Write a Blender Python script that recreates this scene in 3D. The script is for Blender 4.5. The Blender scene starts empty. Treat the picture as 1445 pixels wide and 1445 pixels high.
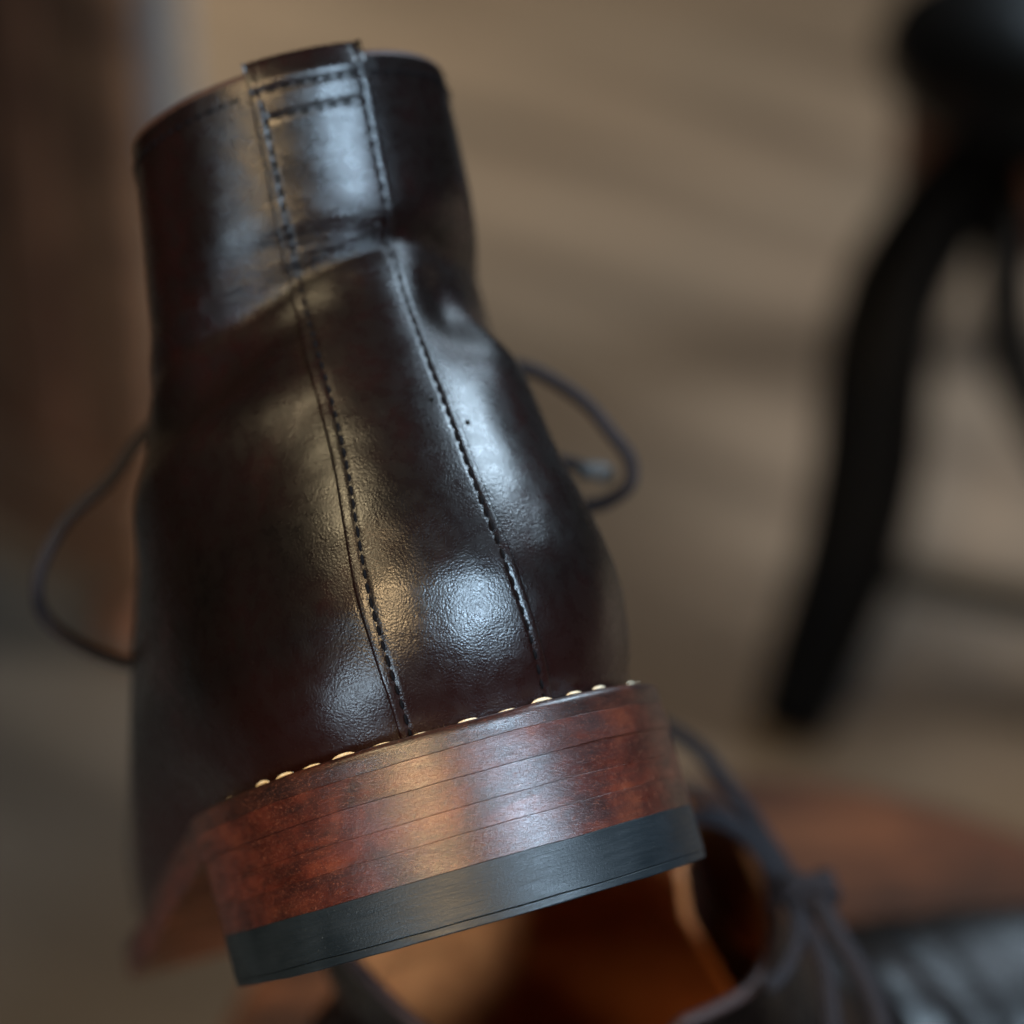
import bpy, math, random
import numpy as np
from mathutils import Vector, Matrix

random.seed(7)
rng = np.random.default_rng(7)
scene = bpy.context.scene
col = scene.collection

# ------------------------------------------------------------------ camera
K = 0.000279                      # tangent of one photograph pixel (1445 px frame)
CAM = Vector((0.0, 0.0, 0.86))
PITCH = math.radians(30)
FWD = Vector((0, math.cos(PITCH), -math.sin(PITCH)))
UPV = Vector((0, math.sin(PITCH), math.cos(PITCH)))
RGT = Vector((1, 0, 0))
cam_d = bpy.data.cameras.new('camera')
cam = bpy.data.objects.new('camera', cam_d)
col.objects.link(cam)
cam.location = CAM
cam.rotation_euler = (math.radians(90) - PITCH, 0, 0)
cam_d.sensor_width = 36
cam_d.lens = 18 / (722.5 * K)
cam_d.clip_start = 0.02
cam_d.clip_end = 50
cam_d.dof.use_dof = True
cam_d.dof.focus_distance = 0.436
cam_d.dof.aperture_fstop = cam_d.lens / 14.8
cam_d.dof.aperture_blades = 0
scene.camera = cam


def ray(px, py):
    return FWD + RGT * ((px - 722.5) * K) - UPV * ((py - 722.5) * K)


def at(px, py, depth):
    """a point in the room, from a direction and a distance measured off the photograph"""
    return CAM + ray(px, py) * depth


# ------------------------------------------------------------------ world, lamps, exposure
world = bpy.data.worlds.new('World')
scene.world = world
world.use_nodes = True
wb = world.node_tree.nodes['Background']
wb.inputs[0].default_value = (0.50, 0.42, 0.36, 1)
wb.inputs[1].default_value = 0.035


def area(name, loc, target, sx, sy, power, color, spread=180):
    d = bpy.data.lights.new(name, 'AREA')
    d.shape = 'RECTANGLE'
    d.size, d.size_y = sx, sy
    d.energy = power
    d.color = color
    d.spread = math.radians(spread)
    o = bpy.data.objects.new(name, d)
    col.objects.link(o)
    o.location = loc
    o.rotation_euler = (Vector(target) - Vector(loc)).to_track_quat('-Z', 'Y').to_euler()
    return o


BOOT_C = at(600, 800, 0.45)


def cam_dir(r, u, b, dist):
    v = RGT * r + UPV * u - FWD * b
    return BOOT_C + v.normalized() * dist


area('window_lamp', cam_dir(0.68, 0.24, 1.0, 1.9), BOOT_C, 0.36, 0.70, 1.55, (0.56, 0.78, 1.0), 20)
area('side_window_lamp', cam_dir(0.95, 1.35, -0.15, 2.0), BOOT_C, 0.38, 0.42, 1.15, (0.62, 0.82, 1.0), 26)
area('left_window_lamp', cam_dir(-0.50, -0.36, 0.80, 1.9), BOOT_C, 0.22, 0.36, 0.80, (0.62, 0.82, 1.0), 36)
area('warm_lamp', cam_dir(-0.28, 0.26, 1.0, 1.7), BOOT_C, 0.08, 0.60, 1.0, (1.0, 0.70, 0.38), 30)
area('warm_sheen_fill', cam_dir(-0.80, 0.95, 0.75, 1.9), BOOT_C, 0.35, 0.60, 1.1, (1.0, 0.80, 0.48), 36)  # added fill, like ceiling bounce, for the warm sheen left of the back strip
area('floor_window_lamp', Vector((2.6, 1.2, 1.4)), Vector((1.0, 1.70, 0)), 0.7, 0.7, 12.5, (1.0, 0.96, 0.90), 50)
area('far_window_lamp', Vector((1.15, 3.7, 1.75)), Vector((0.30, 1.0, 0.35)), 0.7, 0.7, 0.6, (0.66, 0.84, 1.0), 36)
area('warm_ceiling_lamp', Vector((-0.55, 2.7, 1.8)), Vector((-0.50, 2.6, 0)), 0.4, 0.4, 6.0, (1.0, 0.82, 0.60), 70)

scene.view_settings.view_transform = 'Standard'
scene.view_settings.look = 'None'
scene.view_settings.exposure = 0
scene.view_settings.gamma = 1
scene.cycles.use_denoising = True
scene.cycles.max_bounces = 6


# ------------------------------------------------------------------ material helpers
class NT:
    def __init__(self, name):
        self.m = bpy.data.materials.new(name)
        self.m.use_nodes = True
        self.n = self.m.node_tree.nodes
        self.l = self.m.node_tree.links
        self.b = self.n['Principled BSDF']
        self.tc = self.n.new('ShaderNodeTexCoord')

    def link(self, a, b):
        self.l.new(a, b)

    def mapping(self, scale=(1, 1, 1), rot=(0, 0, 0), coord='Object'):
        mp = self.n.new('ShaderNodeMapping')
        mp.inputs['Scale'].default_value = scale
        mp.inputs['Rotation'].default_value = rot
        self.link(self.tc.outputs[coord], mp.inputs['Vector'])
        return mp.outputs[0]

    def noise(self, vec, scale, detail=3, rough=0.55, dist=0.0):
        t = self.n.new('ShaderNodeTexNoise')
        t.inputs['Scale'].default_value = scale
        t.inputs['Detail'].default_value = detail
        t.inputs['Roughness'].default_value = rough
        t.inputs['Distortion'].default_value = dist
        self.link(vec, t.inputs['Vector'])
        return t.outputs['Fac']

    def voronoi(self, vec, scale, feature='F1', smooth=0.3):
        t = self.n.new('ShaderNodeTexVoronoi')
        t.feature = feature
        t.inputs['Scale'].default_value = scale
        if feature == 'SMOOTH_F1':
            t.inputs['Smoothness'].default_value = smooth
        self.link(vec, t.inputs['Vector'])
        return t.outputs['Distance']

    def ramp(self, fac, stops):
        r = self.n.new('ShaderNodeValToRGB')
        e = r.color_ramp.elements
        while len(e) > 1:
            e.remove(e[-1])
        for i, (p, c) in enumerate(stops):
            if i == 0:
                el = e[0]
                el.position = p
            else:
                el = e.new(p)
            el.color = (c[0], c[1], c[2], 1) if len(c) == 3 else c
        self.link(fac, r.inputs[0])
        return r.outputs[0]

    def fac(self, f, a, b):
        return self.ramp(f, [(a, (0, 0, 0)), (b, (1, 1, 1))])

    def mix(self, f, a, b, mode='MIX'):
        m = self.n.new('ShaderNodeMix')
        m.data_type = 'RGBA'
        m.blend_type = mode
        for sock, v in ((m.inputs[0], f), (m.inputs[6], a), (m.inputs[7], b)):
            if isinstance(v, (int, float)):
                sock.default_value = v
            elif isinstance(v, tuple):
                sock.default_value = (v[0], v[1], v[2], 1)
            else:
                self.link(v, sock)
        return m.outputs[2]

    def math(self, op, a, b=0.0, clamp=False):
        m = self.n.new('ShaderNodeMath')
        m.operation = op
        m.use_clamp = clamp
        for sock, v in ((m.inputs[0], a), (m.inputs[1], b)):
            if isinstance(v, (int, float)):
                sock.default_value = v
            else:
                self.link(v, sock)
        return m.outputs[0]

    def sep(self, coord='Object'):
        s = self.n.new('ShaderNodeSeparateXYZ')
        self.link(self.tc.outputs[coord], s.inputs[0])
        return s.outputs

    def bump(self, height, dist, strength=1.0, prev=None):
        b = self.n.new('ShaderNodeBump')
        b.inputs['Strength'].default_value = strength
        b.inputs['Distance'].default_value = dist
        self.link(height, b.inputs['Height'])
        if prev is not None:
            self.link(prev, b.inputs['Normal'])
        return b.outputs[0]

    def set(self, **kw):
        for k, v in kw.items():
            sock = self.b.inputs[k.replace('_', ' ')]
            if isinstance(v, (int, float)):
                sock.default_value = v
            elif isinstance(v, tuple):
                sock.default_value = (v[0], v[1], v[2], 1)
            else:
                self.link(v, sock)
        return self.m


def leather():
    t = NT('burgundy_leather')
    v = t.mapping((1000, 1000, 1000))
    big = t.noise(v, 0.035, 3)
    c = t.ramp(big, [(0.35, (0.0020, 0.0013, 0.0012)), (0.55, (0.0046, 0.0019, 0.0018)), (0.75, (0.0110, 0.0026, 0.0024))])
    mott = t.noise(v, 0.35, 4)
    c = t.mix(t.fac(mott, 0.35, 0.8), c, (0.0034, 0.0021, 0.0017))
    dust = t.fac(t.noise(v, 2.6, 2, 0.5), 0.715, 0.77)
    c = t.mix(t.math('MULTIPLY', dust, 0.25), c, (0.06, 0.052, 0.046))
    cell = t.voronoi(v, 2.5, 'SMOOTH_F1', 0.35)
    fine = t.noise(v, 5.0, 3, 0.6)
    wr = t.noise(t.mapping((240, 240, 1500)), 0.8, 4, 0.6)
    z = t.sep()[2]
    zz = t.math('ABSOLUTE', t.math('SUBTRACT', z, 0.126))
    mask = t.ramp(t.math('MULTIPLY', zz, 60), [(0.0, (1, 1, 1)), (0.75, (0, 0, 0))])
    red = t.ramp(t.math('MULTIPLY', z, 10), [(0.36, (1, 1, 1)), (0.56, (0, 0, 0))])
    c = t.mix(t.math('MULTIPLY', red, 0.6), c, (0.014, 0.0032, 0.0024))
    h = t.math('MULTIPLY', cell, -0.00004)
    h = t.math('ADD', h, t.math('MULTIPLY', fine, 0.000024))
    h = t.math('ADD', h, t.math('MULTIPLY', t.math('MULTIPLY', wr, mask), 0.0006))
    h = t.math('ADD', h, t.math('MULTIPLY', t.noise(v, 0.10, 1), 0.00035))
    b4 = t.bump(h, 1.0, 1.0)
    rgh = t.ramp(mott, [(0.3, (0.24,) * 3), (0.7, (0.32,) * 3)])
    return t.set(Base_Color=c, Roughness=rgh, Normal=b4, Specular_IOR_Level=0.36,
                 Coat_Weight=0.10, Coat_Roughness=0.26, Coat_Normal=b4)


def stacked(name, cols, dark=0.5, coat=0.35):
    """polished leather edge: fibres, stains, fine joints"""
    t = NT(name)
    v = t.mapping((1000, 1000, 1000))
    big = t.noise(v, 0.075, 5, 0.65, 0.6)
    c = t.ramp(big, [(0.32, cols[0]), (0.5, cols[1]), (0.68, cols[2])])
    oi = t.n.new('ShaderNodeObjectInfo')
    tone = t.ramp(oi.outputs['Random'], [(0.0, (0.62, 0.60, 0.60)), (0.5, (1.0, 1.0, 1.0)), (1.0, (1.30, 1.18, 1.05))])
    c = t.mix(1.0, c, tone, 'MULTIPLY')
    st = t.noise(t.mapping((120, 120, 900)), 0.5, 5, 0.65)
    c = t.mix(t.fac(st, 0.45, 0.75), c, tuple(x * dark for x in cols[0]))
    fib = t.noise(t.mapping((900, 900, 2100)), 1.5, 3, 0.7, 1.8)
    c = t.mix(t.math('MULTIPLY', t.fac(fib, 0.57, 0.65), 0.5), c, (0.20, 0.070, 0.040))
    spk = t.noise(v, 1.1, 3, 0.7)
    c = t.mix(t.math('MULTIPLY', t.fac(spk, 0.55, 0.72), 0.6), c, (0.010, 0.004, 0.004))
    b2 = t.bump(t.math('ADD', t.math('MULTIPLY', fib, 0.000045), t.math('MULTIPLY', st, 0.00004)), 1.0, 1.0)
    rgh = t.ramp(st, [(0.3, (0.26,) * 3), (0.7, (0.40,) * 3)])
    return t.set(Base_Color=c, Roughness=rgh, Normal=b2, Specular_IOR_Level=0.42, Coat_Weight=coat, Coat_Roughness=0.22, Coat_Normal=b2)


def rubber():
    t = NT('black_rubber')
    v = t.mapping((1000, 1000, 1000))
    big = t.noise(v, 0.08, 4)
    c = t.ramp(big, [(0.35, (0.004, 0.0065, 0.0085)), (0.65, (0.009, 0.0125, 0.0155))])
    sc = t.noise(t.mapping((160, 160, 2600)), 0.7, 4, 0.7)
    spk = t.noise(v, 2.2, 3, 0.7)
    c = t.mix(t.math('MULTIPLY', t.fac(spk, 0.66, 0.74), 0.5), c, (0.10, 0.11, 0.11))
    b2 = t.bump(t.math('ADD', t.math('MULTIPLY', sc, 0.00007), t.math('MULTIPLY', spk, 0.00006)), 1.0, 1.0)
    return t.set(Base_Color=c, Roughness=t.ramp(sc, [(0.3, (0.34,) * 3), (0.7, (0.50,) * 3)]), Normal=b2, Specular_IOR_Level=0.36)


def plain(name, c, rough, spec=0.5, nscale=0, namp=0.0, coat=0.0, c2=None):
    t = NT(name)
    v = t.mapping((1000, 1000, 1000))
    if nscale:
        n = t.noise(v, nscale, 4)
        t.set(Normal=t.bump(n, namp, 0.7))
        t.set(Base_Color=t.mix(t.fac(n, 0.35, 0.7), c, c2 or tuple(x * 0.6 for x in c)))
    else:
        t.set(Base_Color=c)
    return t.set(Roughness=rough, Specular_IOR_Level=spec, Coat_Weight=coat)


M = {}
M['leather'] = leather()
M['lift'] = stacked('stacked_heel_leather', ((0.014, 0.0030, 0.0022), (0.044, 0.0092, 0.0056), (0.082, 0.0205, 0.0100)))
M['welt'] = stacked('dark_welt_leather', ((0.008, 0.003, 0.0025), (0.019, 0.006, 0.0045), (0.038, 0.012, 0.0075)))
M['rubber'] = rubber()
M['thread'] = plain('dark_thread', (0.0035, 0.0035, 0.0045), 0.9, 0.05)
M['cream'] = plain('cream_thread', (0.66, 0.57, 0.42), 0.8, 0.2, 1.8, 0.0003, 0, (0.46, 0.36, 0.23))
M['lining'] = plain('tan_lining', (0.50, 0.175, 0.055), 0.55, 0.4, 0.12, 0.0006, 0, (0.34, 0.105, 0.032))
M['lace'] = plain('waxed_lace', (0.018, 0.015, 0.017), 0.8, 0.15, 1.2, 0.0004)
M['aglet'] = plain('aglet_metal', (0.07, 0.07, 0.07), 0.7, 0.2)
M['cutedge'] = plain('cut_edge', (0.034, 0.015, 0.012), 0.55, 0.3, 0.8, 0.0002)
M['hole'] = plain('hole_dark', (0.002, 0.002, 0.002), 0.9, 0.1)


# ------------------------------------------------------------------ object helpers
def tag(o, label=None, cat=None, kind=None, group=None):
    if label: o['label'] = label
    if cat: o['category'] = cat
    if kind: o['kind'] = kind
    if group: o['group'] = group
    return o


def empty(name, mat=None):
    o = bpy.data.objects.new(name, None)
    o.empty_display_size = 0.02
    col.objects.link(o)
    if mat is not None:
        o.matrix_world = mat
    return o


def mesh_obj(name, verts, faces, mat, parent=None, smooth=True):
    me = bpy.data.meshes.new(name)
    me.from_pydata([tuple(map(float, v)) for v in verts], [], [tuple(map(int, f)) for f in faces])
    if smooth:
        me.polygons.foreach_set('use_smooth', [True] * len(me.polygons))
    me.materials.append(mat)
    me.update()
    o = bpy.data.objects.new(name, me)
    col.objects.link(o)
    if parent is not None:
        o.parent = parent
    return o


def grid_faces(nr, nc, closed=False, off=0, flip=False):
    f = []
    for i in range(nr - 1):
        for j in range(nc if closed else nc - 1):
            a = off + i * nc + j
            b = off + i * nc + (j + 1) % nc
            c = off + (i + 1) * nc + (j + 1) % nc
            d = off + (i + 1) * nc + j
            f.append((a, d, c, b) if flip else (a, b, c, d))
    return f


def catmull(P, n):
    P = [np.array(p, float) for p in P]
    P = [2 * P[0] - P[1]] + P + [2 * P[-1] - P[-2]]
    out = []
    for i in range(1, len(P) - 2):
        for k in range(n):
            t = k / n
            p0, p1, p2, p3 = P[i - 1:i + 3]
            out.append(0.5 * ((2 * p1) + (-p0 + p2) * t + (2 * p0 - 5 * p1 + 4 * p2 - p3) * t * t + (-p0 + 3 * p1 - 3 * p2 + p3) * t ** 3))
    out.append(P[-2])
    return np.array(out)


def tube_data(P, radii, n=10, flat=1.0, cap=True):
    P = np.array(P, float)
    N = len(P)
    radii = np.full(N, radii) if np.isscalar(radii) else np.interp(np.linspace(0, 1, N), np.linspace(0, 1, len(radii)), radii)
    T = np.gradient(P, axis=0)
    T /= np.linalg.norm(T, axis=1)[:, None] + 1e-12
    ref = np.array([0, 0, 1.0]) if abs(T[0][2]) < 0.9 else np.array([1.0, 0, 0])
    nrm = np.cross(T[0], ref); nrm /= np.linalg.norm(nrm)
    verts = []
    for i in range(N):
        nrm = nrm - T[i] * np.dot(nrm, T[i]); nrm /= np.linalg.norm(nrm)
        bn = np.cross(T[i], nrm)
        for k in range(n):
            a = 2 * math.pi * k / n
            verts.append(P[i] + radii[i] * (math.cos(a) * nrm + flat * math.sin(a) * bn))
    faces = grid_faces(N, n, True)
    if cap:
        faces.append(tuple(range(n))[::-1])
        faces.append(tuple(range((N - 1) * n, N * n)))
    return verts, faces


def sstep(x):
    x = np.clip(x, 0, 1)
    return x * x * (3 - 2 * x)


def tab(pts, sig=2.5):
    """smooth table over z' 0..140 mm"""
    zz = np.arange(-20, 161, 0.5)
    p = np.array(pts, float)
    y = np.interp(zz, p[:, 0], p[:, 1])
    k = np.exp(-0.5 * (np.arange(-20, 21) * 0.5 / sig) ** 2); k /= k.sum()
    y = np.convolve(np.pad(y, 20, mode='edge'), k, 'valid')
    return lambda z: np.interp(z, zz, y)


# ------------------------------------------------------------------ the boot's form (millimetres: x across, y towards the toe, z up)
FEATHER = 34.0
ZTOP = 127.0
f_back = tab([(0, 7), (6, 3.5), (14, 1), (26, 0), (40, 3), (56, 9.5), (72, 18), (86, 25.5), (93, 28.5), (100, 25.5), (112, 22), (128, 18)], 2.9)
f_cx = tab([(0, 0.5), (40, 0.8), (78, 4.4), (95, 6.2), (127, 6.6)], 4)
f_front = tab([(0, 285), (8, 297), (18, 300), (30, 290), (42, 258), (50, 222), (60, 186), (75, 156), (90, 141), (128, 128)], 3)
# half-widths of the heel end and of the body, right (R) and left (L) of the centre line
f_whR = tab([(0, 35.5), (6, 38.7), (20, 40.4), (36, 38.4), (55, 34), (75, 30), (92, 29.5), (108, 31), (128, 31.2)], 3)
f_whL = tab([(0, 36), (6, 40), (14, 44.5), (25, 49.8), (40, 48.8), (55, 46), (67, 43.5), (80, 40.5), (95, 37.3), (110, 35.4), (128, 33)], 3)
f_wbR = tab([(0, 52), (8, 55), (22, 55), (40, 52), (60, 46), (80, 42), (100, 37), (128, 32)], 3)
f_wbL = tab([(0, 57), (8, 57.5), (22, 56), (40, 50), (60, 44), (67, 42), (80, 36.5), (95, 31.5), (110, 28), (128, 24)], 3)
f_cap = tab([(0, 40), (40, 40), (70, 37), (100, 33), (128, 31)], 4)
f_capL = tab([(0, 40), (8, 46), (16, 64), (28, 84), (45, 78), (65, 56), (85, 40), (100, 34), (128, 31)], 4)


def sole_z(y):
    """height of the feather line above the heel's base plane"""
    y = np.asarray(y, float)
    a = FEATHER - 16.5 * sstep((y - 62) / 105)
    return a + 9 * sstep((y - 200) / 130)


def outline(z, s, sg):
    yb, yf = f_back(z), f_front(z)
    wh = np.where(sg > 0, f_whR(z), f_whL(z))
    wb_ = np.where(sg > 0, f_wbR(z), f_wbL(z))
    L = yf - yb
    Rh = np.minimum(np.where(sg > 0, f_cap(z), f_capL(z)), 0.5 * L)
    Rt = np.minimum(78, 0.45 * L)
    a = np.clip(s / 0.38, 0, 1) * math.pi / 2
    b = np.clip((1 - s) / 0.25, 0, 1) * math.pi / 2
    m = np.clip((s - 0.38) / 0.37, 0, 1)
    y = np.where(s < 0.38, yb + Rh * (1 - np.cos(a)),
                 np.where(s > 0.75, yf - Rt * (1 - np.cos(b)), yb + Rh + (L - Rh - Rt) * m))
    cap = np.where(s < 0.38, np.sin(a) ** 0.95, np.where(s > 0.75, np.sin(b), 1.0))
    body = wh + (wb_ - wh) * sstep((y - 25) / 110)
    return cap * body, y


def rim_z(s):
    return ZTOP - 6 * sstep((s - 0.74) / 0.26)


NM, NR = 150, 170
side = np.concatenate([np.linspace(0, 1, NM + 1), np.linspace(1, 0, NM + 1)[1:-1]])
sgn = np.concatenate([np.ones(NM + 1), -np.ones(NM - 1)])
NCOL = len(side)


def fold(U, Z, u0, z0, su, sz, amp, rot=0.0):
    c, s = math.cos(rot), math.sin(rot)
    a = (U - u0) * c + (Z - z0) * s
    b = -(U - u0) * s + (Z - z0) * c
    return amp * np.exp(-0.5 * ((a / su) ** 2 + (b / sz) ** 2))


def build_form(open_r=0.0, open_l=0.0, dip_r=0.0, front_up=0.0):
    P = np.zeros((NR + 1, NCOL, 3)); U = np.zeros((NR + 1, NCOL)); Z = np.zeros((NR + 1, NCOL))
    for i in range(NR + 1):
        z = (rim_z(side) + front_up * sstep((side - 0.7) / 0.3) - dip_r * (sgn > 0) * sstep(side / 0.3) * (1 - sstep((side - 0.6) / 0.4))) * i / NR
        hx, y = outline(z, side, sgn)
        spread = np.where(sgn > 0, open_r, open_l) * sstep((z - 45) / 70) * sstep(side / 0.33) * (1 - sstep((side - 0.80) / 0.20))
        P[i, :, 0] = (hx + spread) * sgn + f_cx(z)
        P[i, :, 1] = y
        P[i, :, 2] = z
        Z[i] = z
    seg = np.linalg.norm(np.diff(P[:, :NM + 1], axis=1), axis=2)
    arc = np.concatenate([np.zeros((NR + 1, 1)), np.cumsum(seg, axis=1)], axis=1)
    U[:, :NM + 1] = arc
    U[:, NM + 1:] = -arc[:, 1:NM][:, ::-1]
    # outward normals on the plain form
    du = np.roll(P, -1, 1) - np.roll(P, 1, 1)
    dz = np.gradient(P, axis=0)
    N = np.cross(du, dz)
    N /= np.linalg.norm(N, axis=2)[..., None] + 1e-9
    d = np.zeros_like(Z)
    # the crease round the ankle, the slack folds under it and the dents beside the strip
    d += -2.0 * np.exp(-((Z - 92 - 0.20 * np.minimum(U + 8, 0) - 1.2 * np.sin(U / 9)) / 2.4) ** 2) * np.exp(-(U / 46) ** 2)
    d += fold(U, Z, 0, 100, 60, 5, 0.4)
    d += fold(U, Z, -27, 79, 13, 6, -6.2, 0.30)
    d += fold(U, Z, -20, 60, 9, 16, -1.6, -0.25)
    d += fold(U, Z, -36, 64, 16, 6, 2.2, 0.2)
    d += fold(U, Z, 22, 80, 6, 8, -3.5, -0.3)
    d += fold(U, Z, 40, 84, 14, 7, -4.0, -0.2)
    d += fold(U, Z, 33, 66, 12, 6, 1.6, -0.25)
    d += fold(U, Z, -28, 30, 12, 16, -1.0, 0.3)
    d += fold(U, Z, -60, 45, 8, 40, -1.6, 0.25)
    d += fold(U, Z, -30, 110, 4, 16, -0.6)
    for k in range(9):
        d += fold(U, Z, rng.uniform(-70, 70), rng.uniform(87, 98), rng.uniform(8, 16), rng.uniform(0.9, 1.6), rng.uniform(-0.28, 0.22), rng.uniform(-0.25, 0.25))
    # flex wrinkles across the vamp
    vm = np.exp(-((P[..., 1] - 178) / 26) ** 2) * sstep((Z - 18) / 22)
    d += vm * (0.9 * np.sin(P[..., 1] / 2.6 + 0.04 * P[..., 0]) + 0.7 * np.sin(P[..., 1] / 4.7 - 0.05 * P[..., 0] + 1.0))
    fade = sstep(Z / 8)
    P = P + N * (d * fade)[..., None]
    P[..., 2] += sole_z(P[..., 1])
    return P, U, Z, N


FORM, FU, FZ, FN = build_form()
order = np.argsort(FU, axis=1)
FUs = np.take_along_axis(FU, order, 1)
FXs = [np.take_along_axis(FORM[..., k], order, 1) for k in range(3)]


def S(u, z):
    """a point on the boot's skin at arc u from the back centre and height z'"""
    r = np.clip(z / ZTOP, 0, 1) * NR
    i = int(min(math.floor(r), NR - 1)); f = r - i
    a = np.array([np.interp(u, FUs[i], X[i]) for X in FXs])
    b = np.array([np.interp(u, FUs[i + 1], X[i + 1]) for X in FXs])
    p = a * (1 - f) + b * f
    if z > ZTOP: p = p + np.array([0, -0.12, 1.0]) * (z - ZTOP)
    if z < 0: p = p + np.array([0, 0, 1.0]) * z
    return p


def SN(u, z):
    zc = min(max(z, 0.8), ZTOP - 0.8)
    a = S(u + 0.7, zc) - S(u - 0.7, zc)
    b = S(u, zc + 0.7) - S(u, zc - 0.7)
    n = np.cross(a, b)
    return n / np.linalg.norm(n)


MM = 0.001
# strip edges: (height z', arc u of the left edge, arc u of the right edge)
STRIP = [(-2, -11.8, 16.9), (10, -12.3, 16.4), (23, -11.6, 15.2), (46, -9.0, 13.4), (67, -8.6, 11.4), (92, -9.5, 10.9), (105, -10.3, 11.0), (116, -10.6, 11.4), (130, -11.0, 12.0)]


_sl = tab([(a, b) for a, b, c in STRIP], 5)
_sr = tab([(a, c) for a, b, c in STRIP], 5)


def strip_lr(z):
    return float(_sl(z)), float(_sr(z))


def bar_stitch(name, length, r, mat):
    """one stitch: a short thread that dives into the leather at both ends"""
    n = 7
    x = np.linspace(-0.5, 0.5, n) * length
    P = np.stack([x, 0 * x, r * 1.1 * (1 - (2 * x / length) ** 2) - 0.25 * r], 1)
    v, f = tube_data(P * MM, np.array([0.55, 0.95, 1.0, 0.95, 0.55]) * r * MM, 6)
    me = bpy.data.meshes.new(name)
    me.from_pydata([tuple(q) for q in v], [], f)
    me.polygons.foreach_set('use_smooth', [True] * len(me.polygons))
    me.materials.append(mat)
    return me


def place(me, name, pos, tdir, ndir, parent, sc=(1, 1, 1)):
    t = Vector(tdir).normalized()
    n = Vector(ndir).normalized()
    b = n.cross(t).normalized()
    n = t.cross(b)
    m = Matrix(((t.x, b.x, n.x, pos[0] * MM), (t.y, b.y, n.y, pos[1] * MM), (t.z, b.z, n.z, pos[2] * MM), (0, 0, 0, 1)))
    o = bpy.data.objects.new(name, me)
    col.objects.link(o)
    o.parent = parent
    o.matrix_local = m @ Matrix.Diagonal((sc[0], sc[1], sc[2], 1))
    return o


def wob(x, seed, amp):
    r = np.random.default_rng(seed)
    ph = r.uniform(0, 6.28, 6)
    fr = np.array([1, 2, 3, 5, 8, 13.0])
    return amp * sum(np.sin(fr[k] * x + ph[k]) / (1 + 0.5 * k) for k in range(6)) / 2.2


def ring_slab(name, ring_fn, zs_, mat, parent, seed=0, amp=0.12, bevel=0.3, zfun=None, joint=(50, 51), bevel_top=None, taper=0.0):
    """a slab closed top and bottom; ring_fn(z) gives the outline; its edges are softly broken"""
    z0, z1 = zs_
    bt = bevel if bevel_top is None else bevel_top
    lev = [(z0, bevel * 2.2), (z0, bevel * 1.0), (z0 + bevel * 0.35, bevel * 0.35), (z0 + bevel, 0.0), (z0 + bevel * 1.5, 0.0)]
    lev += [(z0 + bevel * 1.5 + (z1 - z0 - 1.5 * bevel - 1.5 * bt) * k / 5, 0) for k in range(1, 5)]
    lev += [(z1 - bt * 1.5, 0.0), (z1 - bt, 0.0), (z1 - bt * 0.65, bt * 0.12), (z1 - bt * 0.3, bt * 0.38), (z1, bt * 1.0), (z1, bt * 2.2)]
    V = []
    for li, (z, ins) in enumerate(lev):
        R = ring_fn(z)
        c = np.roll(R, -1, 0) - np.roll(R, 1, 0)
        nn = np.stack([c[:, 1], -c[:, 0]], 1)
        nn /= np.linalg.norm(nn, axis=1)[:, None] + 1e-9
        th = np.linspace(0, 2 * math.pi, len(R), endpoint=False)
        o = wob(th * 3 + z * 0.3, seed, amp) - ins
        Q = R + nn * o[:, None]
        q = (z - z0) / (z1 - z0)
        ang = np.arctan2(R[:, 0], 60 - R[:, 1])
        zz = np.full(len(R), z) + (1 - q) * wob(ang * 3, joint[0], 0.16) + q * wob(ang * 3, joint[1], 0.16)
        zz = zz + taper * np.clip(Q[:, 1] / 60, 0, 1.1) * (1 - z / 25.1)
        if zfun is not None:
            zz = zz + zfun(Q[:, 1])
        V.append(np.stack([Q[:, 0], Q[:, 1], zz], 1))
    n = len(V[0])
    verts = np.concatenate(V) * MM
    faces = grid_faces(len(V), n, True)
    faces.append(tuple(range(n))[::-1])
    faces.append(tuple(range((len(V) - 1) * n, len(V) * n)))
    o = mesh_obj(name, verts, faces, mat, parent)
    return o


def foot_ring(off):
    """outline of the sole seen from above, counter-clockwise"""
    hx, y = outline(np.full(NCOL, 3.0), side, sgn)
    P = np.stack([hx * sgn, y], 1)[::2]
    off = off - 6.0 * np.exp(-((P[:, 1] - 105) / 39) ** 4)
    c = np.roll(P, -1, 0) - np.roll(P, 1, 0)
    n = np.stack([c[:, 1], -c[:, 0]], 1)
    n /= np.linalg.norm(n, axis=1)[:, None] + 1e-9
    return P + n * off[:, None]


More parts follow.
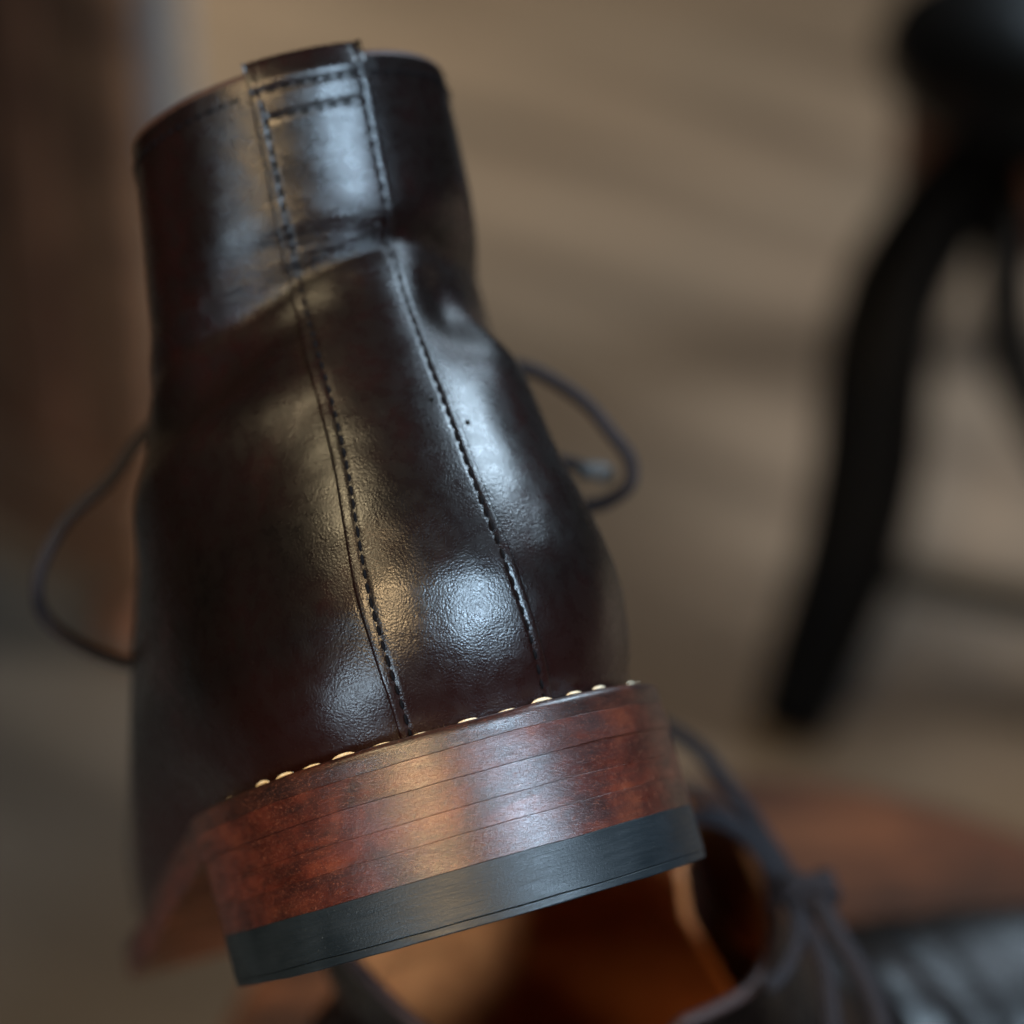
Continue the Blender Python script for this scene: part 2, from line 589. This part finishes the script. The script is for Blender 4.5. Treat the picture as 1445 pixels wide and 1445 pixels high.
def build_upper(root, form, fn):
    # --- upper: outer skin with its rolled rim
    rim = []
    for k in range(1, 7):
        a = math.pi * k / 6
        rim.append((1.5 * (1 - math.cos(a)), 1.5 * math.sin(a)))
    hz = fn.copy(); hz[..., 2] = 0
    hz /= np.linalg.norm(hz, axis=2)[..., None] + 1e-9
    rows = [form[i] for i in range(NR + 1)]
    edge_rows = [form[NR]] + [form[NR] - hz[NR] * ins + np.array([0, 0, 1.0]) * up for (ins, up) in rim]
    mesh_obj('collar_edge', np.concatenate(edge_rows) * MM, grid_faces(len(edge_rows), NCOL, True), M['cutedge'], root)
    # tuck the lower edge under towards the welt
    tuck = [form[0] - hz[0] * 2.2 + np.array([0, 0, -1.2]), form[0] - hz[0] * 0.8 + np.array([0, 0, -0.5])]
    rows = tuck + rows
    upper = mesh_obj('upper', np.concatenate(rows) * MM, grid_faces(len(rows), NCOL, True), M['leather'], root)
    # --- lining: the inside skin down to the insole
    lr = []
    for i in range(NR, -1, -2):
        lr.append(form[i] - hz[i] * 3.0)
    lin_v = np.concatenate(lr)
    f = grid_faces(len(lr), NCOL, True)
    base = (len(lr) - 1) * NCOL
    f.append(tuple(range(base, base + NCOL)))
    mesh_obj('lining', lin_v * MM, f, M['lining'], root)
    # --- tongue rising in the front notch
    tv = []
    for i in range(24):
        q = i / 23
        z = 72 + 64 * q
        yc = f_front(min(z, 122)) - 9 - 10 * q
        for j in range(17):
            p = (j / 16 - 0.5) * 2
            x = p * (19 + 1 * q) + 5
            tv.append((x, yc - 10 * p * p, z + sole_z(yc) - 3 * abs(p) ** 3 * q))
    nv = len(tv)
    tv2 = [(x, y - 2.2, z) for x, y, z in tv]
    mesh_obj('tongue', np.array(tv) * MM, grid_faces(24, 17, flip=True), M['leather'], root)
    f = grid_faces(24, 17, off=nv)
    edge = [i * 17 for i in range(24)] + [23 * 17 + j for j in range(1, 17)] + [i * 17 + 16 for i in range(22, -1, -1)]
    for a, b in zip(edge[:-1], edge[1:]):
        f.append((a, a + nv, b + nv, b))
    mesh_obj('tongue_lining', np.array(tv + tv2) * MM, f, M['lining'], root)
    return upper



def build_boot(root):
    upper = build_upper(root, FORM, FN)
    # --- back strip over the heel seam
    T = 0.85
    path = [(z, T - 0.55 * max(0, z - ZTOP + 1.2), 0.0) for z in np.linspace(-1.5, ZTOP + 2.3, 190)]
    path += [(ZTOP + 2.9, T - 2.4, 0), (ZTOP + 3.2, T - 2.9, 0), (ZTOP + 3.2, -2.9, 0), (ZTOP + 2.9, -3.6, 0), (ZTOP + 1.8, -4.1, 0), (ZTOP - 2, -4.2, 0), (ZTOP - 9, -4.2, 0)]
    nu = 61
    sv = []
    e_samples = np.concatenate([[0, 0.0, 0.12, 0.3, 0.55, 0.9], np.linspace(1.2, 3.6, 14)])
    for (z, off, _) in path:
        zl = min(z, ZTOP)
        L, R = strip_lr(zl)
        W = R - L
        es = list(e_samples) + list(np.linspace(4.2, W - 4.2, nu - 2 * len(e_samples))) + list(W - e_samples[::-1])
        for k, e in enumerate(es):
            d = min(e, W - e)
            h = off * min(1.0, math.sqrt(max(0, 1 - (1 - min(d / 0.55, 1)) ** 2)))
            if k in (0, len(es) - 1): h = min(h, -0.5) if z < ZTOP - 1 else h
            if z < ZTOP + 2.31 and off > -2:
                h -= 0.17 * math.exp(-((d - 2.0) / 0.40) ** 2) * (1 if z < ZTOP - 4 else 0.5)
                if z > ZTOP - 6:
                    h -= 0.40 * math.exp(-((z - (ZTOP - 3.2)) / 0.42) ** 2)
                h -= 0.35 * math.exp(-((z - (ZTOP - 8.2)) / 0.42) ** 2) * (1 if d > 2.0 else 0)
                h += 0.025 * wob(np.array(z * 0.35 + k * 0.05), 5, 1.0)
            u = L + e
            p = S(u, z) + SN(u, zl) * h
            sv.append(p)
    strip = mesh_obj('back_strip', np.array(sv) * MM, grid_faces(len(path), nu), M['leather'], root)

    # stitches down both edges of the strip, across its top and along the collar
    st = bar_stitch('stitch', 2.0, 0.29, M['thread'])
    for sd in (0, 1):
        z = 1.0
        while z < ZTOP - 4:
            L, R = strip_lr(z)
            u = L + 2.0 if sd == 0 else R - 2.0
            L2, R2 = strip_lr(z + 1)
            u2 = L2 + 2.0 if sd == 0 else R2 - 2.0
            n = SN(u, z)
            p = S(u, z) + n * (T - 0.22 + rng.uniform(-0.06, 0.06))
            place(st, 'stitch', p, S(u2, z + 1) - S(u, z), n, strip, (rng.uniform(0.85, 1.12), 1.1, rng.uniform(0.8, 1.2)))
            z += 2.55 + rng.uniform(-0.12, 0.12)
    L, R = strip_lr(ZTOP)
    for zz, u0, u1, off, par in ((ZTOP - 8.2, L + 4.2, R - 3.6, T - 0.36, strip), (ZTOP - 3.2, L + 1.6, R - 1.4, T - 0.40, strip),
                                 (ZTOP - 3.2, R + 1.6, R + 60, -0.05, upper), (ZTOP - 3.2, L - 60, L - 1.2, -0.05, upper)):
        u = u0
        while u < u1:
            n = SN(u, zz)
            p = S(u, zz) + n * off
            place(st, 'stitch', p, S(u + 1, zz) - S(u, zz), n, par, (rng.uniform(0.9, 1.15), 1.1, 1))
            u += 2.5 + rng.uniform(-0.1, 0.1)

    # --- welt, outsole, heel lifts, rubber tip
    def zshift(y):
        return sole_z(y) - FEATHER
    ring_slab('welt', lambda z: foot_ring(5.3), (30.13, 34.0), M['welt'], root, 4, 0.06, 0.06, zshift, (60, 61), 1.1)
    welt = root.children[-1]
    ring_slab('outsole', lambda z: foot_ring(5.3 + 0.05 * (30 - z)), (25.1, 30.12), M['lift'], root, 4, 0.06, 0.05, zshift, (62, 60))
    z_edges = [(20.02, 25.09), (15.6, 20.01), (10.02, 15.59)]

    def hc(z):
        R = foot_ring(5.3)
        n = len(R)
        k = [i for i in range(-n // 2, n // 2) if R[i][1] < 56]        # the back of the sole, left side first
        a = R[k]
        q = np.linspace(0.15, 1.4, 6)
        c1 = np.stack([a[-1, 0] - 7 * (1 - np.cos(q)), a[-1, 1] + 7 * np.sin(q)], 1)      # soft breast corners
        c2 = np.stack([a[0, 0] + 7 * (1 - np.cos(q[::-1])), a[0, 1] + 7 * np.sin(q[::-1])], 1)
        bx = np.linspace(c1[-1, 0] - 1.5, c2[0, 0] + 1.5, 12)
        m = (a[-1, 0] + a[0, 0]) / 2
        y0 = np.interp(bx, [c2[0, 0], c1[-1, 0]], [c2[0, 1], c1[-1, 1]])
        br = np.stack([bx, y0 - 4 * (1 - ((bx - m) / 38) ** 2)], 1)
        return np.concatenate([a, c1, br, c2])
    for k, (a, b) in enumerate(z_edges):
        ring_slab('heel_lift', hc, (a, b), M['lift'], root, 10 + k, 0.05, 0.05, None, (63 + k, 62 + k), None, 1.2)
    tip = ring_slab('rubber_heel_tip', hc, (1.35, 10.0), M['rubber'], root, 20, 0.08, 0.12, None, (70, 65), 0.05, 1.2)
    ring_slab('wear_layer', lambda z: hc(z) , (-0.2, 1.27), M['rubber'], tip, 23, 0.25, 0.2, None, (71, 70), 0.08, 1.2)

    # --- cream welt stitches, half sunk between upper and welt
    n = 9
    x = np.linspace(-0.5, 0.5, n) * 5.8
    Pc = np.stack([x, 0 * x, 0.80 * (1 - np.abs(2 * x / 5.8) ** 3.2) - 0.28], 1)
    v, f = tube_data(Pc * MM, np.array([0.2, 0.65, 0.95, 1.0, 0.95, 0.65, 0.2]) * 0.36 * MM, 8)
    cm = bpy.data.meshes.new('welt_stitch')
    cm.from_pydata([tuple(q) for q in v], [], f)
    cm.polygons.foreach_set('use_smooth', [True] * len(cm.polygons))
    cm.materials.append(M['cream'])
    R = foot_ring(2.2)
    R = np.concatenate([R, R[:1]])
    arc = np.concatenate([[0], np.cumsum(np.linalg.norm(np.diff(R, axis=0), axis=1))])
    s = 0.0
    while s < arc[-1] - 3:
        x = np.interp(s, arc, R[:, 0]); y = np.interp(s, arc, R[:, 1])
        x2 = np.interp(s + 0.6, arc, R[:, 0]); y2 = np.interp(s + 0.6, arc, R[:, 1])
        if y < 175:
            place(cm, 'welt_stitch', (x, y, sole_z(y) + rng.uniform(-0.68, -0.02) - (0.35 if x < 0 and y > 30 else 0)), (x2 - x, y2 - y, sole_z(y2) - sole_z(y)), (0, 0, 1), welt,
                  (rng.uniform(0.9, 1.15), 1, rng.uniform(0.85, 1.1)))
        s += 7.0 + rng.uniform(-0.4, 0.5)

    # --- two small lasting-nail holes beside the strip
    hv, hf = [], []
    for i in range(6):
        a = i / 5 * math.pi
        for k in range(10):
            b = 2 * math.pi * k / 10
            hv.append((0.00075 * math.sin(a) * math.cos(b), 0.00055 * math.sin(a) * math.sin(b), 0.0002 * math.cos(a)))
    hm = bpy.data.meshes.new('nail_hole')
    hm.from_pydata(hv, [], grid_faces(6, 10, True))
    hm.materials.append(M['hole'])
    for (u, z, par, off) in HOLES:
        nrm = SN(u, z)
        place(hm, 'nail_hole', S(u, z) + nrm * off, (1, 0, 0.3), nrm, par == 's' and strip or upper)
    return upper


HOLES = [(8.0, 57.5, 's', 0.86), (14.3, 52.3, 'u', 0.02)]


def copy_tree(o, parent):
    c = o.copy()
    col.objects.link(c)
    c.parent = parent
    for ch in list(o.children):
        copy_tree(ch, c)
    return c


def basis(o, X, Y, Z):
    return Matrix(((X.x, Y.x, Z.x, o.x), (X.y, Y.y, Z.y, o.y), (X.z, Y.z, Z.z, o.z), (0, 0, 0, 1)))


# ------------------------------------------------------------------ floor
def floor_mat():
    t = NT('worn_floor')
    r = (0, 0, math.radians(41.8))
    v = t.mapping((1, 1, 1), r)
    sc = t.n.new('ShaderNodeMapping')
    sc.inputs['Scale'].default_value = (0.45, 3.2, 1)
    t.link(v, sc.inputs['Vector'])
    vs = sc.outputs[0]
    a = t.noise(vs, 3.2, 3, 0.5, 0.3)
    c = t.ramp(a, [(0.34, (0.115, 0.092, 0.070)), (0.5, (0.19, 0.152, 0.115)), (0.66, (0.25, 0.206, 0.160))])
    p = t.noise(v, 5.5, 3, 0.5)
    c = t.mix(t.math('MULTIPLY', t.fac(p, 0.45, 0.75), 0.45), c, (0.15, 0.135, 0.11))
    fine = t.noise(v, 90, 4, 0.6)
    c = t.mix(t.math('MULTIPLY', t.fac(fine, 0.4, 0.8), 0.3), c, (0.09, 0.07, 0.05))
    return t.set(Base_Color=c, Roughness=0.6, Normal=t.bump(fine, 0.002, 0.4))


M['floor'] = floor_mat()
fl = mesh_obj('floor', [(-6, -3, 0), (6, -3, 0), (6, 9, 0), (-6, 9, 0)], [(0, 1, 2, 3)], M['floor'], None, False)
tag(fl, 'worn tan brown floor with faint diagonal streaks', None, 'structure')


# ------------------------------------------------------------------ furniture
def wood(name, c0, c1, c2, sc=(60, 60, 6), rough=0.4, coat=0.2):
    t = NT(name)
    v = t.mapping(sc)
    a = t.noise(v, 1.0, 4, 0.6, 1.0)
    c = t.ramp(a, [(0.32, c0), (0.5, c1), (0.7, c2)])
    p = t.noise(t.mapping((18, 18, 18)), 1.0, 3)
    c = t.mix(t.math('MULTIPLY', t.fac(p, 0.48, 0.7), 0.7), c, c0)
    return t.set(Base_Color=c, Roughness=rough, Normal=t.bump(a, 0.0012, 0.5), Specular_IOR_Level=0.15 if coat == 0 else 0.5, Coat_Weight=coat, Coat_Roughness=0.3)


M['seatwood'] = wood('stool_wood', (0.030, 0.017, 0.012), (0.13, 0.052, 0.027), (0.24, 0.095, 0.044), (10, 40, 20), 0.6, 0.0)
M['cabwood'] = wood('cabinet_wood', (0.10, 0.048, 0.034), (0.42, 0.20, 0.12), (0.52, 0.26, 0.15), (30, 30, 2.0), 0.5)
M['railwood'] = wood('rail_wood', (0.20, 0.11, 0.072), (0.38, 0.21, 0.125), (0.46, 0.26, 0.155), (4, 4, 30), 0.5)
M['black'] = plain('black_iron', (0.002, 0.002, 0.0025), 0.5, 0.08, 0.05, 0.001)
M['steel'] = plain('grey_steel', (0.035, 0.038, 0.040), 0.5, 0.4, 0.05, 0.001)
M['cushion'] = plain('black_vinyl', (0.004, 0.0045, 0.005), 0.28, 0.45, 0.05, 0.0012)
M['apron'] = wood('apron_wood', (0.05, 0.018, 0.010), (0.13, 0.045, 0.022), (0.20, 0.07, 0.034), (20, 20, 40), 0.45)
M['blue'] = plain('slate_blue_paint', (0.30, 0.365, 0.45), 0.5, 0.4, 0.01, 0.001)


def lathe(prof, n=64, cx=0, cy=0, cz=0):
    v = []
    for (r, z) in prof:
        for k in range(n):
            a = 2 * math.pi * k / n
            v.append((cx + r * math.cos(a), cy + r * math.sin(a), cz + z))
    f = grid_faces(len(prof), n, True)
    f.append(tuple(range(n))[::-1])
    f.append(tuple(range((len(prof) - 1) * n, len(prof) * n)))
    return v, f


def box(x0, x1, y0, y1, z0, z1, b=0.002):
    """a box with its edges broken"""
    v, f = [], []
    rings = [(b, z0), (0, z0 + b), (0, z1 - b), (b, z1)]
    for ins, z in rings:
        X0, X1, Y0, Y1 = x0 + ins, x1 - ins, y0 + ins, y1 - ins
        v += [(X0 + b, Y0, z), (X1 - b, Y0, z), (X1, Y0 + b, z), (X1, Y1 - b, z), (X1 - b, Y1, z), (X0 + b, Y1, z), (X0, Y1 - b, z), (X0, Y0 + b, z)]
    f = grid_faces(4, 8, True)
    f.append(tuple(range(8))[::-1])
    f.append(tuple(range(24, 32)))
    return v, f


# round wooden stool under the boots
SEAT_Z = 0.346
SEAT_C = (0.072, 0.553)
SEAT_R = 0.165
stool = tag(empty('wooden_stool', Matrix.Translation((SEAT_C[0], SEAT_C[1], 0))), 'round brown wooden stool top carrying the boots', 'stool')
prof = [(SEAT_R - 0.012, SEAT_Z - 0.036), (SEAT_R - 0.003, SEAT_Z - 0.031), (SEAT_R, SEAT_Z - 0.022), (SEAT_R, SEAT_Z - 0.012), (SEAT_R - 0.003, SEAT_Z - 0.004), (SEAT_R - 0.009, SEAT_Z - 0.001), (SEAT_R - 0.016, SEAT_Z), (0.01, SEAT_Z)]
v, f = lathe(prof, 96)
mesh_obj('seat', v, f, M['seatwood'], stool)
for k in range(4):
    a = math.radians(20 + 90 * k)
    p0 = np.array([0.10 * math.cos(a), 0.10 * math.sin(a), SEAT_Z - 0.03]); p1 = np.array([0.15 * math.cos(a), 0.15 * math.sin(a), 0.0])
    v, f = tube_data([p0 + (p1 - p0) * q for q in np.linspace(0, 1, 8)], [0.019, 0.02, 0.017, 0.014], 14)
    mesh_obj('leg', v, f, M['seatwood'], stool)

# black stool with bowed legs further off
SC = (0.375, 1.47)
bst = tag(empty('black_stool', Matrix.Translation((SC[0], SC[1], 0))), 'black padded stool with bowed legs and a thin stretcher', 'stool')
SR, SZ = 0.152, 0.305
v, f = lathe([(SR - 0.030, SZ - 0.004), (SR - 0.008, SZ), (SR, SZ + 0.012), (SR + 0.002, SZ + 0.028), (SR - 0.006, SZ + 0.044), (SR - 0.028, SZ + 0.056), (SR - 0.07, SZ + 0.063), (0.01, SZ + 0.066)], 64)
mesh_obj('cushion', v, f, M['cushion'], bst)
v, f = lathe([(SR - 0.024, SZ - 0.062), (SR - 0.014, SZ - 0.058), (SR - 0.014, SZ - 0.006), (SR - 0.024, SZ - 0.003)], 64)
mesh_obj('seat_rail', v, f, M['apron'], bst)


LEG = [at(1400, 215, 1.475), at(1335, 290, 1.47), at(1265, 410, 1.465), at(1238, 530, 1.465), at(1226, 660, 1.47), at(1195, 800, 1.475), at(1150, 925, 1.485), at(1112, 1035, 1.492)]
LEG = [np.array(p - Vector((SC[0], SC[1], 0))) for p in LEG]
LEG[-1][2] = 0.004


def turned(p, deg):
    c, q = math.cos(math.radians(deg)), math.sin(math.radians(deg))
    return np.array([c * p[0] - q * p[1], q * p[0] + c * p[1], p[2]])


TURNS = (0, 72, 190)
for d in TURNS:
    v, f = tube_data(catmull([turned(p, d) for p in LEG], 6), [0.026, 0.029, 0.031, 0.032, 0.032, 0.030, 0.027, 0.023], 16)
    mesh_obj('leg', v, f, M['black'], bst)
for a, b in ((0, 1), (1, 2)):
    p0 = turned(LEG[5], TURNS[a]); p1 = turned(LEG[6], TURNS[b])
    v, f = tube_data([p0 + (p1 - p0) * q for q in np.linspace(0, 1, 6)], 0.010, 12)
    mesh_obj('stretcher', v, f, M['steel'], bst)
    mid = (turned(LEG[0], TURNS[a]) + turned(LEG[0], TURNS[b])) / 2
    v, f = tube_data(catmull([turned(LEG[0], TURNS[a]), turned(LEG[1], TURNS[a] + 14), turned(LEG[2], TURNS[a] + 22) * np.array([1, 1, 0.9]), turned(LEG[3], TURNS[a] + 34)* np.array([1, 1, 0.75]), turned(LEG[5], (TURNS[a] + TURNS[b]) / 2)], 6), 0.016, 12)
    mesh_obj('curved_brace', v, f, M['black'], bst)

# dark wooden board screen on the left
cdir = Vector((0.745, -0.667, 0)).normalized()
cnrm = Vector((0.667, 0.745, 0)).normalized()
corner = Vector((-0.205, 1.320, 0))
cab = tag(empty('wooden_screen', basis(corner, cdir, cnrm, Vector((0, 0, 1)))), 'dark brown screen of upright wooden boards at the left edge', 'screen')
xs = [-0.62, -0.50, -0.39, -0.27, -0.185, -0.125, -0.07, 0.0]
for i in range(len(xs) - 1):
    v, f = box(xs[i] + 0.002, xs[i + 1] - 0.002, -0.010 - 0.004 * (i % 2), 0.010, 0.115, 0.82, 0.004)
    mesh_obj('board', v, f, M['cabwood' if i % 2 else 'railwood'], cab, False)
v, f = box(-0.625, 0.004, -0.022, 0.012, 0.035, 0.11, 0.005)
mesh_obj('bottom_rail', v, f, M['railwood'], cab, False)
for x in (-0.6, -0.04):
    v, f = box(x, x + 0.035, -0.03, 0.03, 0, 0.034, 0.003)
    mesh_obj('foot', v, f, M['cabwood'], cab, False)

# slate-blue upright beside it
bp = at(236, 300, 2.3)
post = tag(empty('blue_post', Matrix.Translation((bp.x, bp.y, 0))), 'slate blue upright post behind the dark board screen', 'post')
v, f = box(-0.032, 0.024, -0.025, 0.025, 0.02, 0.9, 0.006)
mesh_obj('shaft', v, f, M['blue'], post, False)
v, f = box(-0.045, 0.036, -0.036, 0.036, 0.0, 0.022, 0.004)
mesh_obj('base', v, f, M['blue'], post, False)

# ------------------------------------------------------------------ the boots
PSI = math.radians(9)
Y0 = ray(690, 1275).normalized()
Z0 = (-0.268 * RGT + 0.963 * UPV)
Z0 = (Z0 - Y0 * Z0.dot(Y0)).normalized()
X0 = Y0.cross(Z0)
Yb = Y0 * math.cos(PSI) - X0 * math.sin(PSI)
Xb = Yb.cross(Z0)
O1 = at(740, 1288, 0.43)
boot1 = tag(empty('leather_boot', basis(O1, Xb, Yb, Z0)), 'dark burgundy leather boot seen from behind, heel raised towards the viewer', 'boot', None, 'pair of leather boots')
build_boot(boot1)

# second boot, standing on the stool, toe to the right
hd = math.radians(24)
Y2 = Vector((math.cos(hd), math.sin(hd), 0))
Z2 = Vector((0, 0, 1))
X2 = Y2.cross(Z2)
back = Vector((-0.064, 0.435, 0))
boot2 = tag(empty('leather_boot', basis(Vector((back.x, back.y, SEAT_Z + 0.0003)), X2, Y2, Z2)), 'boot standing under the raised heel, tan lining showing in its open top', 'boot', None, 'pair of leather boots')
for ch in list(boot1.children):
    if ch.name.split('.')[0] not in ('upper', 'collar_edge', 'lining', 'tongue', 'tongue_lining'):
        copy_tree(ch, boot2)
F2, _, _, N2 = build_form(24.0, 5.0, 14.0, 8.0)
build_upper(boot2, F2, N2)


# laces (points are measured in the room, each lace belongs to its boot)
def lace(boot, pts, r=0.0019, name='lace', mat='lace'):
    inv = boot.matrix_basis.inverted()
    P = catmull([tuple(inv @ p) for p in pts], 10)
    k = np.linspace(0, 1, len(P)) * len(pts)
    ph = rng.uniform(0, 6.28, 6)
    for a in range(3):
        P[:, a] += 0.00030 * np.sin(k * 2.1 + ph[a]) + 0.00010 * np.sin(k * 4.7 + ph[a + 3])
    v, f = tube_data(P, r, 10, 0.8)
    return mesh_obj(name, v, f, M[mat], boot)


lace(boot1, [at(420, 560, 0.555), at(280, 560, 0.55), at(205, 612, 0.535), at(150, 680, 0.525), at(85, 750, 0.52), at(52, 815, 0.52), at(58, 862, 0.525), at(110, 908, 0.53), at(200, 938, 0.54), at(300, 935, 0.55)])
lace(boot1, [at(560, 560, 0.555), at(640, 500, 0.55), at(705, 508, 0.54), at(775, 535, 0.535), at(845, 590, 0.53), at(888, 645, 0.53), at(884, 690, 0.53), at(835, 712, 0.535), at(760, 700, 0.54), at(660, 690, 0.55)])
lace(boot1, [at(640, 600, 0.55), at(720, 630, 0.545), at(790, 652, 0.54), at(832, 662, 0.537)], 0.0017)
lace(boot1, [at(826, 661, 0.5375), at(842, 665, 0.536), at(856, 668, 0.535)], 0.0024, 'aglet', 'aglet')

lace(boot2, [at(930, 1020, 0.60), at(970, 1048, 0.595), at(1030, 1110, 0.588), at(1080, 1180, 0.58), at(1115, 1245, 0.572), at(1150, 1280, 0.565)], 0.0020)
lace(boot2, [at(960, 1150, 0.575), at(1010, 1155, 0.572), at(1060, 1185, 0.570), at(1095, 1235, 0.568), at(1130, 1270, 0.565), at(1150, 1290, 0.563)], 0.0022)
lace(boot2, [at(1110, 1235, 0.568), at(1150, 1270, 0.56), at(1190, 1330, 0.553), at(1230, 1410, 0.548), at(1255, 1490, 0.545)], 0.0026)
lace(boot2, [at(1100, 1245, 0.568), at(1135, 1300, 0.557), at(1160, 1360, 0.55), at(1175, 1440, 0.545), at(1180, 1500, 0.54)], 0.0022)
lace(boot2, [at(1120, 1250, 0.566), at(1125, 1310, 0.552), at(1105, 1370, 0.545), at(1085, 1395, 0.54)], 0.0019)

kc = at(1140, 1262, 0.562)
th = np.linspace(0, 2 * math.pi, 40)
for k, (r1, r2, ph) in enumerate(((0.0055, 0.003, 0.2), (0.0045, 0.0035, 1.9))):
    pts = [kc + RGT * (r1 * math.cos(a + ph)) + UPV * (r2 * math.sin(a * (2 if k else 1))) - FWD * (0.003 * math.sin(a + k)) for a in th]
    inv = boot2.matrix_basis.inverted()
    v, f = tube_data([tuple(inv @ p) for p in pts], 0.0022, 10, 0.8)
    mesh_obj('lace_knot', v, f, M['lace'], boot2)
